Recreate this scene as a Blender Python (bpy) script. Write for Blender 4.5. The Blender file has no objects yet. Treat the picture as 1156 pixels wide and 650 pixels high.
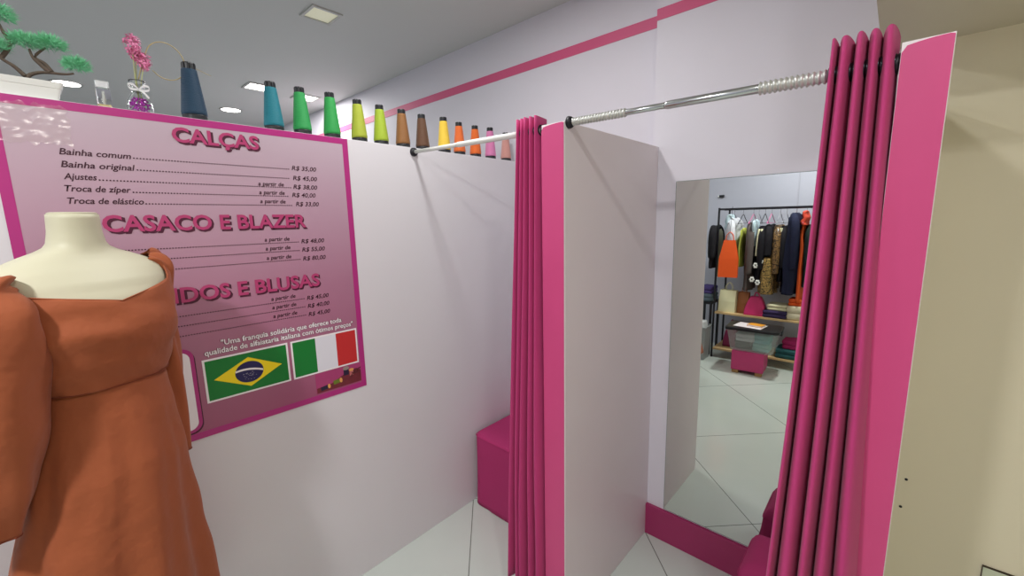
import bpy, bmesh, math, random
from mathutils import Vector, Matrix, noise
random.seed(7)
PI = math.pi
sc = bpy.context.scene
COL = sc.collection

# ------------------------------------------------------------------ materials
def lin(c):
    out = []
    for v in c[:3]:
        v = v / 255.0
        out.append(v / 12.92 if v <= 0.04045 else ((v + 0.055) / 1.055) ** 2.4)
    return (out[0], out[1], out[2], 1.0)

def mat(name, rgb, rough=0.6, metal=0.0, noise_amt=0.0, noise_scale=20.0, bump=0.0, bump_scale=120.0,
        spec=0.5, trans=0.0, ior=1.45, emit=None, emit_s=0.0, sheen=0.0, stretch=None, coat=0.0):
    m = bpy.data.materials.new(name); m.use_nodes = True
    nt = m.node_tree; b = nt.nodes['Principled BSDF']
    b.inputs['Base Color'].default_value = lin(rgb)
    b.inputs['Roughness'].default_value = rough
    b.inputs['Metallic'].default_value = metal
    b.inputs['Specular IOR Level'].default_value = spec
    b.inputs['Transmission Weight'].default_value = trans
    b.inputs['IOR'].default_value = ior
    b.inputs['Sheen Weight'].default_value = sheen
    b.inputs['Coat Weight'].default_value = coat
    if emit:
        b.inputs['Emission Color'].default_value = lin(emit)
        b.inputs['Emission Strength'].default_value = emit_s
    if noise_amt or bump:
        tc = nt.nodes.new('ShaderNodeTexCoord')
        mp = nt.nodes.new('ShaderNodeMapping')
        if stretch: mp.inputs['Scale'].default_value = stretch
        nt.links.new(tc.outputs['Object'], mp.inputs['Vector'])
    if noise_amt:
        n = nt.nodes.new('ShaderNodeTexNoise'); n.inputs['Scale'].default_value = noise_scale
        n.inputs['Detail'].default_value = 4
        nt.links.new(mp.outputs[0], n.inputs['Vector'])
        mx = nt.nodes.new('ShaderNodeMix'); mx.data_type = 'RGBA'
        c = lin(rgb)
        mx.inputs[6].default_value = tuple(max(0, v * (1 - noise_amt)) for v in c[:3]) + (1,)
        mx.inputs[7].default_value = tuple(min(1, v * (1 + noise_amt)) for v in c[:3]) + (1,)
        nt.links.new(n.outputs['Fac'], mx.inputs[0])
        nt.links.new(mx.outputs[2], b.inputs['Base Color'])
    if bump:
        n2 = nt.nodes.new('ShaderNodeTexNoise'); n2.inputs['Scale'].default_value = bump_scale
        nt.links.new(mp.outputs[0], n2.inputs['Vector'])
        bp = nt.nodes.new('ShaderNodeBump'); bp.inputs['Strength'].default_value = bump
        bp.inputs['Distance'].default_value = 0.01
        nt.links.new(n2.outputs['Fac'], bp.inputs['Height'])
        nt.links.new(bp.outputs[0], b.inputs['Normal'])
    return m

M = {}
M['wall'] = mat('white_paint', (223, 220, 229), .55, noise_amt=.015, noise_scale=6, bump=.03, bump_scale=60)
M['wall_left'] = mat('left_paint', (219, 217, 222), .5, noise_amt=.015, noise_scale=5, bump=.02, bump_scale=50)
M['panel_white'] = mat('partition_laminate', (232, 224, 227), .4, noise_amt=.02, noise_scale=5)
M['panel_edge'] = mat('partition_edge_white', (242, 238, 240), .4)
M['cream'] = mat('cream_paint', (232, 225, 200), .6, noise_amt=.02, noise_scale=5)
M['ceil'] = mat('ceiling_paint', (202, 203, 201), .75, noise_amt=.01, noise_scale=3)
M['ceil_low'] = mat('low_ceiling_paint', (206, 200, 182), .75)
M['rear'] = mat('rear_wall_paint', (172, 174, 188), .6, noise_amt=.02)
M['stripe'] = mat('pink_stripe_paint', (214, 92, 134), .5)
M['kick'] = mat('magenta_board', (160, 48, 98), .4, noise_amt=.04)
M['endcap'] = mat('pink_laminate', (210, 77, 133), .42, noise_amt=.03, noise_scale=8)
M['curtain'] = mat('magenta_curtain_cloth', (188, 56, 118), .8, noise_amt=.05, noise_scale=10, bump=.15, bump_scale=700, sheen=.1)
M['black'] = mat('black_plastic', (28, 29, 34), .4, noise_amt=.05)
M['dkmetal'] = mat('dark_grommet_metal', (60, 60, 66), .3, metal=.9, noise_amt=.03)
M['steel'] = mat('brushed_steel', (205, 210, 210), .22, metal=1.0, noise_amt=.03, noise_scale=40)
M['ribbed'] = mat('ribbed_grey_metal', (206, 208, 204), .35, metal=.6, noise_amt=.02)
M['whiteplastic'] = mat('white_plastic', (226, 228, 224), .35, noise_amt=.02)
M['mirror'] = mat('mirror_silver', (226, 230, 226), .0, metal=1.0)
M['dress'] = mat('rust_cloth', (154, 80, 45), .78, noise_amt=.06, noise_scale=14, bump=.35, bump_scale=26, sheen=.08)
M['dress_seam'] = mat('rust_thread', (120, 52, 28), .8, noise_amt=.05)
M['mann'] = mat('cream_mannequin_shell', (200, 197, 172), .5, noise_amt=.02)
M['pinkcloth'] = mat('pink_drape_cloth', (176, 46, 106), .8, noise_amt=.05, noise_scale=9, bump=.2, bump_scale=500)

# glossy floor tiles laid on the diagonal
def floor_mat():
    m = bpy.data.materials.new('glossy_tiles'); m.use_nodes = True
    nt = m.node_tree; b = nt.nodes['Principled BSDF']
    tc = nt.nodes.new('ShaderNodeTexCoord'); sep = nt.nodes.new('ShaderNodeSeparateXYZ')
    nt.links.new(tc.outputs['Object'], sep.inputs[0])
    def math_(op, a, bb=None):
        n = nt.nodes.new('ShaderNodeMath'); n.operation = op
        for i, v in enumerate((a, bb)):
            if v is None: continue
            if isinstance(v, (int, float)): n.inputs[i].default_value = v
            else: nt.links.new(v, n.inputs[i])
        return n.outputs[0]
    P = 1.27
    masks = []
    for op, off in (('ADD', 0.21), ('SUBTRACT', 1.90)):
        s = math_(op, sep.outputs[0], sep.outputs[1])
        s = math_('ADD', s, off)
        s = math_('DIVIDE', s, P)
        s = math_('FRACT', math_('ADD', s, 50.5))
        s = math_('ABSOLUTE', math_('SUBTRACT', s, 0.5))
        masks.append(math_('LESS_THAN', s, 0.0026))
    k = math_('MAXIMUM', masks[0], masks[1])
    n = nt.nodes.new('ShaderNodeTexNoise'); n.inputs['Scale'].default_value = 3
    nt.links.new(tc.outputs['Object'], n.inputs['Vector'])
    mx0 = nt.nodes.new('ShaderNodeMix'); mx0.data_type = 'RGBA'
    mx0.inputs[6].default_value = lin((196, 206, 199)); mx0.inputs[7].default_value = lin((206, 214, 208))
    nt.links.new(n.outputs['Fac'], mx0.inputs[0])
    mx = nt.nodes.new('ShaderNodeMix'); mx.data_type = 'RGBA'
    nt.links.new(mx0.outputs[2], mx.inputs[6]); mx.inputs[7].default_value = lin((112, 118, 110))
    nt.links.new(k, mx.inputs[0])
    nt.links.new(mx.outputs[2], b.inputs['Base Color'])
    b.inputs['Roughness'].default_value = .16
    b.inputs['Specular IOR Level'].default_value = .45
    return m
M['floor'] = floor_mat()

# ------------------------------------------------------------------ mesh helpers
def link(name, me, m=None, parent=None, smooth=False):
    o = bpy.data.objects.new(name, me); COL.objects.link(o)
    if m is not None:
        for x in (m if isinstance(m, (list, tuple)) else [m]): me.materials.append(x)
    if parent is not None: o.parent = parent
    if smooth:
        for p in me.polygons: p.use_smooth = True
    return o

def tag(o, label, cat, group=None, kind=None):
    o['label'] = label; o['category'] = cat
    if group: o['group'] = group
    if kind: o['kind'] = kind
    return o

def thing(name, label, cat, loc=(0, 0, 0), rz=0.0, group=None):
    o = bpy.data.objects.new(name, None); COL.objects.link(o)
    o.empty_display_size = .05
    o.location = loc; o.rotation_euler = (0, 0, rz)
    return tag(o, label, cat, group)

def struct(o):
    o['kind'] = 'structure'; return o

def from_bm(bm, name, m, parent=None, smooth=False):
    bmesh.ops.recalc_face_normals(bm, faces=bm.faces)
    me = bpy.data.meshes.new(name); bm.to_mesh(me); bm.free()
    return link(name, me, m, parent, smooth)

def add_box(bm, lo, hi, bevel=0.0, mi=0):
    vs = [bm.verts.new((x, y, z)) for z in (lo[2], hi[2]) for y in (lo[1], hi[1]) for x in (lo[0], hi[0])]
    F = [(0, 2, 3, 1), (4, 5, 7, 6), (0, 1, 5, 4), (2, 6, 7, 3), (0, 4, 6, 2), (1, 3, 7, 5)]
    fs = [bm.faces.new([vs[i] for i in f]) for f in F]
    for f in fs: f.material_index = mi
    if bevel:
        es = set(e for f in fs for e in f.edges)
        r = bmesh.ops.bevel(bm, geom=list(es), offset=bevel, segments=2, affect='EDGES', profile=.6)
        for f in r['faces']: f.material_index = mi
    return vs

def box(name, lo, hi, m, parent=None, bevel=0.0):
    bm = bmesh.new(); add_box(bm, lo, hi, bevel)
    return from_bm(bm, name, m, parent)

def loft(bm, rings, cap=True, closed=True, mi=0):
    R = [[bm.verts.new(p) for p in r] for r in rings]
    n = len(R[0])
    for a, b in zip(R, R[1:]):
        for i in range(n if closed else n - 1):
            j = (i + 1) % n
            f = bm.faces.new((a[i], a[j], b[j], b[i])); f.material_index = mi
    if cap and closed:
        for r in (R[0], R[-1]):
            try:
                f = bm.faces.new(r); f.material_index = mi
            except ValueError: pass
    return R

def lathe(bm, prof, c=(0, 0, 0), n=24, cap=True, mi=0):
    rings = [[(c[0] + r * math.cos(2 * PI * i / n), c[1] + r * math.sin(2 * PI * i / n), c[2] + z) for i in range(n)] for r, z in prof]
    return loft(bm, rings, cap, True, mi)

def tube(bm, pts, rad, n=8, cap=True, mi=0):
    pts = [Vector(p) for p in pts]
    rs = rad if isinstance(rad, (list, tuple)) else [rad] * len(pts)
    rings = []
    up = Vector((0.13, 0.27, 0.95)).normalized()
    for i, p in enumerate(pts):
        t = (pts[min(i + 1, len(pts) - 1)] - pts[max(i - 1, 0)]).normalized()
        a = t.cross(up)
        if a.length < .05: a = t.cross(Vector((1, 0, 0)))
        a.normalize(); b = t.cross(a).normalized()
        rings.append([p + (a * math.cos(2 * PI * k / n) + b * math.sin(2 * PI * k / n)) * rs[i] for k in range(n)])
    loft(bm, rings, cap, True, mi)

def spline(pts, n=8):
    P = [Vector(p) for p in pts]; out = []
    for i in range(len(P) - 1):
        p0 = P[max(i - 1, 0)]; p1 = P[i]; p2 = P[i + 1]; p3 = P[min(i + 2, len(P) - 1)]
        for k in range(n):
            t = k / n
            out.append(.5 * ((2 * p1) + (p2 - p0) * t + (2 * p0 - 5 * p1 + 4 * p2 - p3) * t * t + (3 * p1 - p0 - 3 * p2 + p3) * t ** 3))
    out.append(P[-1]); return out

def interp(tab, z):
    if z <= tab[0][0]: return tab[0][1:]
    for a, b in zip(tab, tab[1:]):
        if z <= b[0]:
            t = (z - a[0]) / (b[0] - a[0]); t = t * t * (3 - 2 * t) * .5 + t * .5
            return tuple(x + (y - x) * t for x, y in zip(a[1:], b[1:]))
    return tab[-1][1:]

def copy_thing(root):
    r = root.copy(); COL.objects.link(r)
    for ch in root.children:
        c = ch.copy(); COL.objects.link(c); c.parent = r
        for g in ch.children:
            d = g.copy(); COL.objects.link(d); d.parent = c
    return r

# ------------------------------------------------------------------ the room
HC = 1.60
XL, YB = -1.681, 1.893          # poster wall face, back wall of the booths
XM = -0.82                      # right face of the middle partition
YF = 1.165                      # front edge of the partitions
ZT = 1.925                      # top of the partitions
CEIL = 2.70
YR = -1.80                      # rear wall, seen in the mirror
XFAR, XR = -8.0, 1.40

struct(box('floor', (XFAR - .1, YR - .1, -.05), (XR + .1, 2.05, 0), M['floor']))
struct(box('ceiling', (XFAR - .1, YR - .1, CEIL), (XR + .1, 2.05, CEIL + .08), M['ceil']))
wb = struct(box('wall_back', (XFAR, 1.95, 0), (-.8445, 2.05, CEIL), M['wall']))
bm = bmesh.new(); add_box(bm, (-.8445, YB, 0), (.02, 2.05, CEIL))
struct(from_bm(bm, 'wall_back_booth', M['wall']))
struct(box('wall_back_corridor', (.02, YB, 0), (XR, 2.05, CEIL), M['cream']))
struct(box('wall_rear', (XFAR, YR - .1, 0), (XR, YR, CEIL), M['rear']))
struct(box('wall_far', (XFAR - .1, YR - .1, 0), (XFAR, 2.05, CEIL), M['wall']))
struct(box('wall_right', (XR, YR - .1, 0), (XR + .1, 2.05, CEIL), M['cream']))
# low bulkhead over the corridor
struct(box('ceiling_low', (-.085, 1.25, 2.11), (XR, YB, CEIL), M['ceil_low']))
# pink stripes
struct(box('trim_1', (XFAR, 1.947, 2.434), (-.8445, 1.95, 2.482), M['stripe']))
struct(box('trim_2', (-.8445, YB - .003, 2.437), (-.085, YB, 2.482), M['stripe']))
# vertical joint strip on the rear wall
struct(box('trim_3', (-.832, YR, 1.5), (-.818, YR + .006, CEIL), mat('joint_grey', (165, 166, 178), .6)))

# poster wall
bm = bmesh.new(); add_box(bm, (XL - .085, -.60, 0), (XL, 1.95, 1.942), .002)
struct(from_bm(bm, 'wall_left', M['wall_left']))
# middle and right partition boards
def partition(name, x0, x1, ztop):
    bm = bmesh.new(); add_box(bm, (x0, YF + .004, 0), (x1, YB, ztop), .003)
    w = struct(from_bm(bm, name, M['panel_white']))
    # white edging strip around the front edge
    bm = bmesh.new(); add_box(bm, (x0, YF, 0), (x1, YF + .004, ztop), .001)
    struct(from_bm(bm, 'edge_strip', M['panel_edge'], w))
    # pink laminate on the front edge, its top left corner rounded away
    pts = [(x0 + .001, 0), (x1 - .0015, 0), (x1 - .0015, ztop - .004)]
    for k in range(7):
        t = k / 6
        pts.append((x1 - .008 - (x1 - x0 - .016) * t, ztop - .002 - .006 * t ** 2))
    pts.append((x0 + .001, ztop - .020))
    bm = bmesh.new()
    f = [bm.verts.new((x, YF - .003, z)) for x, z in pts]; g = [bm.verts.new((x, YF, z)) for x, z in pts]
    bm.faces.new(f); bm.faces.new(g[::-1])
    for i in range(len(pts)):
        j = (i + 1) % len(pts); bm.faces.new((f[i], g[i], g[j], f[j]))
    struct(from_bm(bm, 'edge_panel', M['endcap'], w))
    return w
partition('wall_middle', -.912, XM, ZT - .012)
partition('wall_booth', -.024, .050, ZT)
# pink kick board under the mirror
bm = bmesh.new(); add_box(bm, (XM, YB - .018, 0), (-.024, YB, .163), .002)
struct(from_bm(bm, 'baseboard_back', M['kick']))

# ------------------------------------------------------------------ mirror
t = thing('wall_mirror', 'tall frameless mirror on the back wall above the pink kick board', 'mirror', (-.40, YB, .172))
bm = bmesh.new(); add_box(bm, (-.331, -.006, 0), (.345, -.0015, 1.581))
from_bm(bm, 'mirror_glass', M['mirror'], t)
bm = bmesh.new()
add_box(bm, (-.333, -.0058, -.002), (-.331, -.0005, 1.583)); add_box(bm, (.345, -.0058, -.002), (.347, -.0005, 1.583))
add_box(bm, (-.331, -.0058, 1.581), (.345, -.0005, 1.583)); add_box(bm, (-.331, -.0058, -.002), (.345, -.0005, 0))
e = from_bm(bm, 'mirror_edge', mat('mirror_edge_green', (120, 132, 126), .2), t); e['label'] = 'thin grey-green glass edge'

# ------------------------------------------------------------------ ceiling lights
M['lamp_on'] = mat('lit_diffuser', (255, 255, 255), .4, emit=(255, 252, 244), emit_s=9)
M['lamp_off'] = mat('unlit_diffuser_faint_glow', (238, 238, 205), .4, emit=(255, 250, 215), emit_s=.12)  # switched-off panel, with a faint glow put into its material
M['lamp_frame'] = mat('lamp_frame', (188, 188, 184), .5)
def ceiling_light(x, y, s, label, on=True, watts=0, rz=0, rnd=False, group='recessed ceiling lights'):
    t = thing('ceiling_light', label, 'ceiling light', (x, y, CEIL), rz, group)
    h = s / 2
    bm = bmesh.new()
    if rnd:
        n = 32
        prof = [(h * .82, -.004), (h, -.006), (h, 0), (h * .82, 0)]
        rings = [[(r * math.cos(2 * PI * i / n), r * math.sin(2 * PI * i / n), z) for i in range(n)] for r, z in prof]
        rings.append(rings[0]); loft(bm, rings, cap=False)
    else:
        w = s * .09
        for lo, hi in (((-h, -h), (h, -h + w)), ((-h, h - w), (h, h)), ((-h, -h + w), (-h + w, h - w)), ((h - w, -h + w), (h, h - w))):
            add_box(bm, (lo[0], lo[1], -.008), (hi[0], hi[1], 0), .001)
    from_bm(bm, 'frame', M['lamp_frame'], t)
    bm = bmesh.new()
    if rnd: lathe(bm, [(h * .82, 0), (h * .82, -.003)], n=32)
    else: add_box(bm, (-h * .82, -h * .82, -.003), (h * .82, h * .82, 0))
    from_bm(bm, 'diffuser', M['lamp_on'] if on else M['lamp_off'], t)
    if watts:
        l = bpy.data.lights.new('ceiling_lamp', 'AREA'); l.shape = 'SQUARE'; l.size = s * .8; l.energy = watts
        l.color = LAMP_COL
        lo = bpy.data.objects.new('lamp_source', l); COL.objects.link(lo); lo.parent = t; lo.location = (0, 0, -.012)
    return t
LAMP_COL = (1.0, .988, .972)
ceiling_light(-2.36, 1.135, .16, 'unlit yellowish square ceiling light near the back wall', on=False)
ceiling_light(-4.80, 1.345, .19, 'glowing round ceiling light left of the teal thread cone', rnd=True, watts=9)
ceiling_light(-3.88, 1.30, .19, 'glowing square ceiling light just behind the teal thread cone', watts=9)
ceiling_light(-3.92, 1.683, .19, 'glowing square ceiling light between the two green thread cones', watts=8)
ceiling_light(-4.76, .26, .19, 'glowing round ceiling light beside the white bonsai planter', rnd=True, watts=9)
KEY = ceiling_light(-.66, -.93, .20, 'square ceiling light above the clothes rack side of the shop', watts=38)
ceiling_light(-1.25, .95, .16, 'small square ceiling light above the curtained booth', watts=10)
ceiling_light(.40, .10, .20, 'unseen square fill light added in front of the low bulkhead', watts=10)  # added fill, out of view, brightens the top of the right partition's pink edge
ceiling_light(-2.6, -.9, .20, 'square ceiling light behind the poster wall', watts=12)

# ------------------------------------------------------------------ poster with price list
M['ink'] = mat('dark_ink', (62, 28, 44), .5)
M['head'] = mat('heading_pink_ink', (178, 62, 112), .45)
M['headsh'] = mat('heading_shadow_ink', (78, 26, 52), .5)
M['whiteink'] = mat('white_ink', (240, 236, 240), .4)
M['border'] = mat('poster_magenta', (176, 50, 126), .35)
M['green'] = mat('flag_green', (16, 122, 50), .4)
M['yellow'] = mat('flag_yellow', (246, 222, 30), .4)
M['blue'] = mat('flag_blue', (36, 34, 88), .4)
M['red'] = mat('flag_red', (196, 48, 48), .4)
def poster_mat():
    m = bpy.data.materials.new('poster_print'); m.use_nodes = True
    nt = m.node_tree; b = nt.nodes['Principled BSDF']
    tc = nt.nodes.new('ShaderNodeTexCoord'); sep = nt.nodes.new('ShaderNodeSeparateXYZ')
    nt.links.new(tc.outputs['Object'], sep.inputs[0])
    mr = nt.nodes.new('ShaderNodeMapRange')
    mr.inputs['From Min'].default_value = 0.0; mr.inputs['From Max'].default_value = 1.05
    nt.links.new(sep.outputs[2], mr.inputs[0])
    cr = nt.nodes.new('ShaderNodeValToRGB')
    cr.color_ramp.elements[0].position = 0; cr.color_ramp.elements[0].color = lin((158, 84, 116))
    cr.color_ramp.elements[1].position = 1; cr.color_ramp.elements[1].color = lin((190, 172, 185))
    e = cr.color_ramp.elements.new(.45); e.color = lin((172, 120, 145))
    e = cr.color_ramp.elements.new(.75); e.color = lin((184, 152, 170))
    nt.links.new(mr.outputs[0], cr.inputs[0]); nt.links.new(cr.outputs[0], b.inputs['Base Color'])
    b.inputs['Roughness'].default_value = .3
    n = nt.nodes.new('ShaderNodeTexNoise'); n.inputs['Scale'].default_value = 8
    nt.links.new(tc.outputs['Object'], n.inputs['Vector'])
    bp = nt.nodes.new('ShaderNodeBump'); bp.inputs['Strength'].default_value = .08; bp.inputs['Distance'].default_value = .01
    nt.links.new(n.outputs['Fac'], bp.inputs['Height']); nt.links.new(bp.outputs[0], b.inputs['Normal'])
    return m
PY0, PY1, PZ0, PZ1 = -.062, .871, .894, 1.9405
post = thing('price_poster', 'large pink price list poster stuck on the white wall behind the mannequin', 'poster', (XL, 0, PZ0))
# poster local frame: x out of the wall, y along the wall, z from the poster's lower edge
def pbox(name, y0, y1, z0, z1, x0, x1, m, parent=post):
    return box(name, (x0, y0, z0 - PZ0), (x1, y1, z1 - PZ0), m, parent)
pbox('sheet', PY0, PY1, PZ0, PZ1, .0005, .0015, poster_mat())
def frame_strips(bm, y0, y1, z0, z1, w, x0, x1):
    add_box(bm, (x0, y0, z0), (x1, y1, z0 + w)); add_box(bm, (x0, y0, z1 - w), (x1, y1, z1))
    add_box(bm, (x0, y0, z0 + w), (x1, y0 + w, z1 - w)); add_box(bm, (x0, y1 - w, z0 + w), (x1, y1, z1 - w))
bm = bmesh.new(); frame_strips(bm, PY0, PY1, 0, PZ1 - PZ0, .0225, .0014, .0020)
from_bm(bm, 'border', M['border'], post)

def text_bm(body, shear=0.0, bold=0.0):
    cu = bpy.data.curves.new('lettering', 'FONT'); cu.body = body; cu.size = 1.0
    cu.shear = shear; cu.offset = bold; cu.resolution_u = 3
    o = bpy.data.objects.new('lettering', cu); COL.objects.link(o)
    dg = bpy.context.evaluated_depsgraph_get(); dg.update()
    me = bpy.data.meshes.new_from_object(o.evaluated_get(dg))
    bpy.data.objects.remove(o); bpy.data.curves.remove(cu)
    return me
def text(name, body, y0, y1, zbase, capH, m, parent, x=.0022, shear=0.0, bold=0.0, slope=0.0, refcap=None):
    """lettering fitted between y0 and y1 with the given cap height, laid flat on the poster"""
    me = text_bm(body, shear, bold)
    xs = [v.co.x for v in me.vertices]
    a, b = min(xs), max(xs)
    sy = (y1 - y0) / (b - a); sz = capH / .70
    for v in me.vertices:
        X, Y = v.co.x, v.co.y
        yy = y0 + (X - a) * sy
        v.co = (x, yy, zbase - PZ0 + Y * sz + slope * (yy - y0))
    me.update()
    return link(name, me, m, parent)
def heading(body, y0, y1, z, h):
    o = text('heading', body, y0, y1, z, h, M['head'], post, x=.0030, bold=.026)
    text('drop_shadow', body, y0 + .005, y1 + .005, z - .005, h, M['headsh'], o, x=.0025, bold=.045)
    return o
heading('CALÇAS', .302, .543, 1.865, .043)
heading('CASACO E BLAZER', .113, .678, 1.594, .046)
heading('VESTIDOS E BLUSAS', .092, .708, 1.364, .047)
def price_row(label, ly0, ly1, lz, d0, d1, dz, note, nz, price, p0, p1, pz):
    if label:
        r = text('price_row', label, ly0, ly1, lz, .0165, M['ink'], post, shear=.22, bold=.014)
    else: r = None
    n = int((d1 - d0) / .0074)
    bm = bmesh.new()
    for i in range(n):
        y = d0 + i * .0074
        add_box(bm, (.0019, y, dz - PZ0), (.0022, y + .0036, dz - PZ0 + .0034))
    if r is None:
        r = from_bm(bm, 'price_row', M['ink'], post)
    else:
        from_bm(bm, 'dotted_leader', M['ink'], r)
    if note:
        text('note', 'a partir de', .527, .612, nz, .0140, M['ink'], r, shear=.18, bold=.016)
    text('price', price, p0, p1, pz, .0155, M['ink'], r, shear=.22, bold=.014)
price_row('Bainha comum', .054, .199, 1.802, .203, .640, 1.8035, 0, 0, 'R$ 35,00', .645, .735, 1.803)
price_row('Bainha original', .053, .204, 1.769, .207, .640, 1.7700, 0, 0, 'R$ 45,00', .646, .735, 1.767)
price_row('Ajustes', .054, .119, 1.737, .122, .640, 1.7365, 1, 1.742, 'R$ 38,00', .644, .733, 1.735)
price_row('Troca de zíper', .052, .187, 1.705, .190, .632, 1.7050, 1, 1.712, 'R$ 40,00', .637, .724, 1.705)
price_row('Troca de elástico', .053, .212, 1.672, .215, .640, 1.6720, 1, 1.681, 'R$ 33,00', .647, .733, 1.672)
for z, pr in ((1.536, 'R$ 48,00'), (1.504, 'R$ 55,00'), (1.470, 'R$ 80,00')):
    price_row('', 0, 0, 0, .10, .648, z, 1, z + .009, pr, .653, .741, z - .004)
for z, pr in ((1.317, 'R$ 45,00'), (1.285, 'R$ 40,00'), (1.252, 'R$ 45,00')):
    price_row('', 0, 0, 0, .10, .648, z, 1, z + .011, pr, .653, .739, z - .005)
for body, a, b, z in (('"Uma franquia solidária que oferece toda', .356, .782, 1.200), ('qualidade de alfaiataria italiana com ótimos preços"', .306, .830, 1.174)):
    o = text('slogan_line', body, a, b, z, .0185, M['whiteink'], post, x=.0028, bold=.018)
    text('outline', body, a - .002, b + .002, z, .0185, M['headsh'], o, x=.0023, bold=.046)
# flags
def poly(name, pts, x, m, parent):
    me = bpy.data.meshes.new(name)
    me.from_pydata([(x, y, z - PZ0) for y, z in pts], [], [list(range(len(pts)))])
    return link(name, me, m, parent)
fl = pbox('brazil_flag', .2955, .565, 1.0085, 1.1605, .0019, .0022, M['whiteink'])
poly('green_field', [(.302, 1.015), (.5585, 1.015), (.5585, 1.154), (.302, 1.154)], .0026, M['green'], fl)
poly('yellow_rhombus', [(.322, 1.0845), (.430, 1.0305), (.538, 1.0845), (.430, 1.1385)], .0030, M['yellow'], fl)
C0 = (.430, 1.0845); RR = .0385
poly('blue_disc', [(C0[0] + 1.17 * RR * math.cos(2 * PI * i / 40), C0[1] + RR * math.sin(2 * PI * i / 40)) for i in range(40)], .0034, M['blue'], fl)
band = []
for sgn, off in ((1, .0035), (-1, -.0035)):
    seq = range(17) if sgn > 0 else range(16, -1, -1)
    for i in seq:
        tt = -1 + 2 * i / 16
        band.append((C0[0] + tt * .0435, C0[1] + .010 - .012 * tt * tt * .6 - .006 * tt + off))
poly('white_band', band, .0038, M['whiteink'], fl)
bm = bmesh.new()
for i in range(26):
    a = random.uniform(PI * 1.05, PI * 1.95); r = RR * random.uniform(.15, .85)
    y, z = C0[0] + 1.1 * r * math.cos(a), C0[1] + r * math.sin(a) * .95
    s = .0009
    vs = [bm.verts.new((.0038, y + dy * s, z - PZ0 + dz * s)) for dy, dz in ((-1, 0), (0, -1), (1, 0), (0, 1))]
    bm.faces.new(vs)
from_bm(bm, 'stars', M['whiteink'], fl)
fl = pbox('italy_flag', .5755, .8435, 1.0085, 1.1605, .0019, .0022, M['whiteink'])
poly('green_stripe', [(.582, 1.015), (.668, 1.015), (.668, 1.154), (.582, 1.154)], .0026, M['green'], fl)
poly('white_stripe', [(.668, 1.015), (.752, 1.015), (.752, 1.154), (.668, 1.154)], .0026, mat('flag_white', (225, 226, 236), .4), fl)
poly('red_stripe', [(.752, 1.015), (.837, 1.015), (.837, 1.154), (.752, 1.154)], .0026, M['red'], fl)
# rounded white panel half hidden by the dress
def rrect(y0, y1, z0, z1, r, n=6):
    P = []
    for cy, cz, a0 in ((y1 - r, z0 + r, -PI / 2), (y1 - r, z1 - r, 0), (y0 + r, z1 - r, PI / 2), (y0 + r, z0 + r, PI)):
        for k in range(n + 1):
            a = a0 + PI / 2 * k / n; P.append((cy + r * math.cos(a), cz + r * math.sin(a)))
    return P
bx = poly('notice_panel', rrect(-.02, .276, .922, 1.212, .034), .0024, M['border'], post)
poly('panel_shadow', rrect(-.016, .279, .917, 1.206, .034), .0021, M['headsh'], bx)
poly('white_panel', rrect(-.01, .265, .932, 1.200, .026), .0028, M['whiteink'], bx)
# small printed picture of sewing things
pp = pbox('sewing_picture', .655, .852, .9225, 1.006, .0019, .0022, mat('picture_pink', (170, 66, 116), .4, noise_amt=.2, noise_scale=20))
poly('table_print', [(.657, .924), (.848, .924), (.848, .975), (.80, .985), (.72, .95), (.657, .945)], .0026, mat('picture_brown', (112, 44, 52), .4, noise_amt=.3, noise_scale=40), pp)
def spool_print(y, z, L, h, ang, c1, c2):
    ca, sa = math.cos(ang), math.sin(ang)
    def T(u, v): return (y + u * ca - v * sa, z + u * sa + v * ca)
    poly('spool_print', [T(-L / 2, -h / 2), T(L / 2, -h / 2), T(L / 2, h / 2), T(-L / 2, h / 2)], .0030, c1, pp)
    poly('spool_end_print', [T(L / 2 + .6 * h * .6 * math.cos(k * PI / 8), h * .62 * math.sin(k * PI / 8)) for k in range(16)], .0034, c2, pp)
tan = mat('picture_tan', (226, 164, 92), .4); dkb = mat('picture_navy', (38, 32, 58), .4); olv = mat('picture_olive', (104, 122, 40), .4)
spool_print(.690, .940, .034, .016, .12, dkb, tan); spool_print(.742, .951, .032, .017, .1, olv, tan)
spool_print(.783, .982, .030, .022, PI / 2, dkb, mat('picture_grey', (150, 140, 130), .4)); spool_print(.806, .972, .026, .017, PI / 2, mat('picture_rose', (190, 110, 110), .4), tan)
bm = bmesh.new()
tube(bm, spline([(.0033, .800, .955 - PZ0), (.0033, .822, .975 - PZ0), (.0033, .848, .985 - PZ0)]), .0022, 5)
tube(bm, spline([(.0033, .806, .972 - PZ0), (.0033, .826, .966 - PZ0), (.0033, .846, .968 - PZ0)]), .0018, 5)
tube(bm, [(.0033, .826 + .010 * math.cos(i * PI / 8), .976 - PZ0 + .008 * math.sin(i * PI / 8)) for i in range(17)], .0016, 5)
from_bm(bm, 'scissors_print', mat('picture_dark_red', (86, 26, 34), .4), pp)
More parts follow.
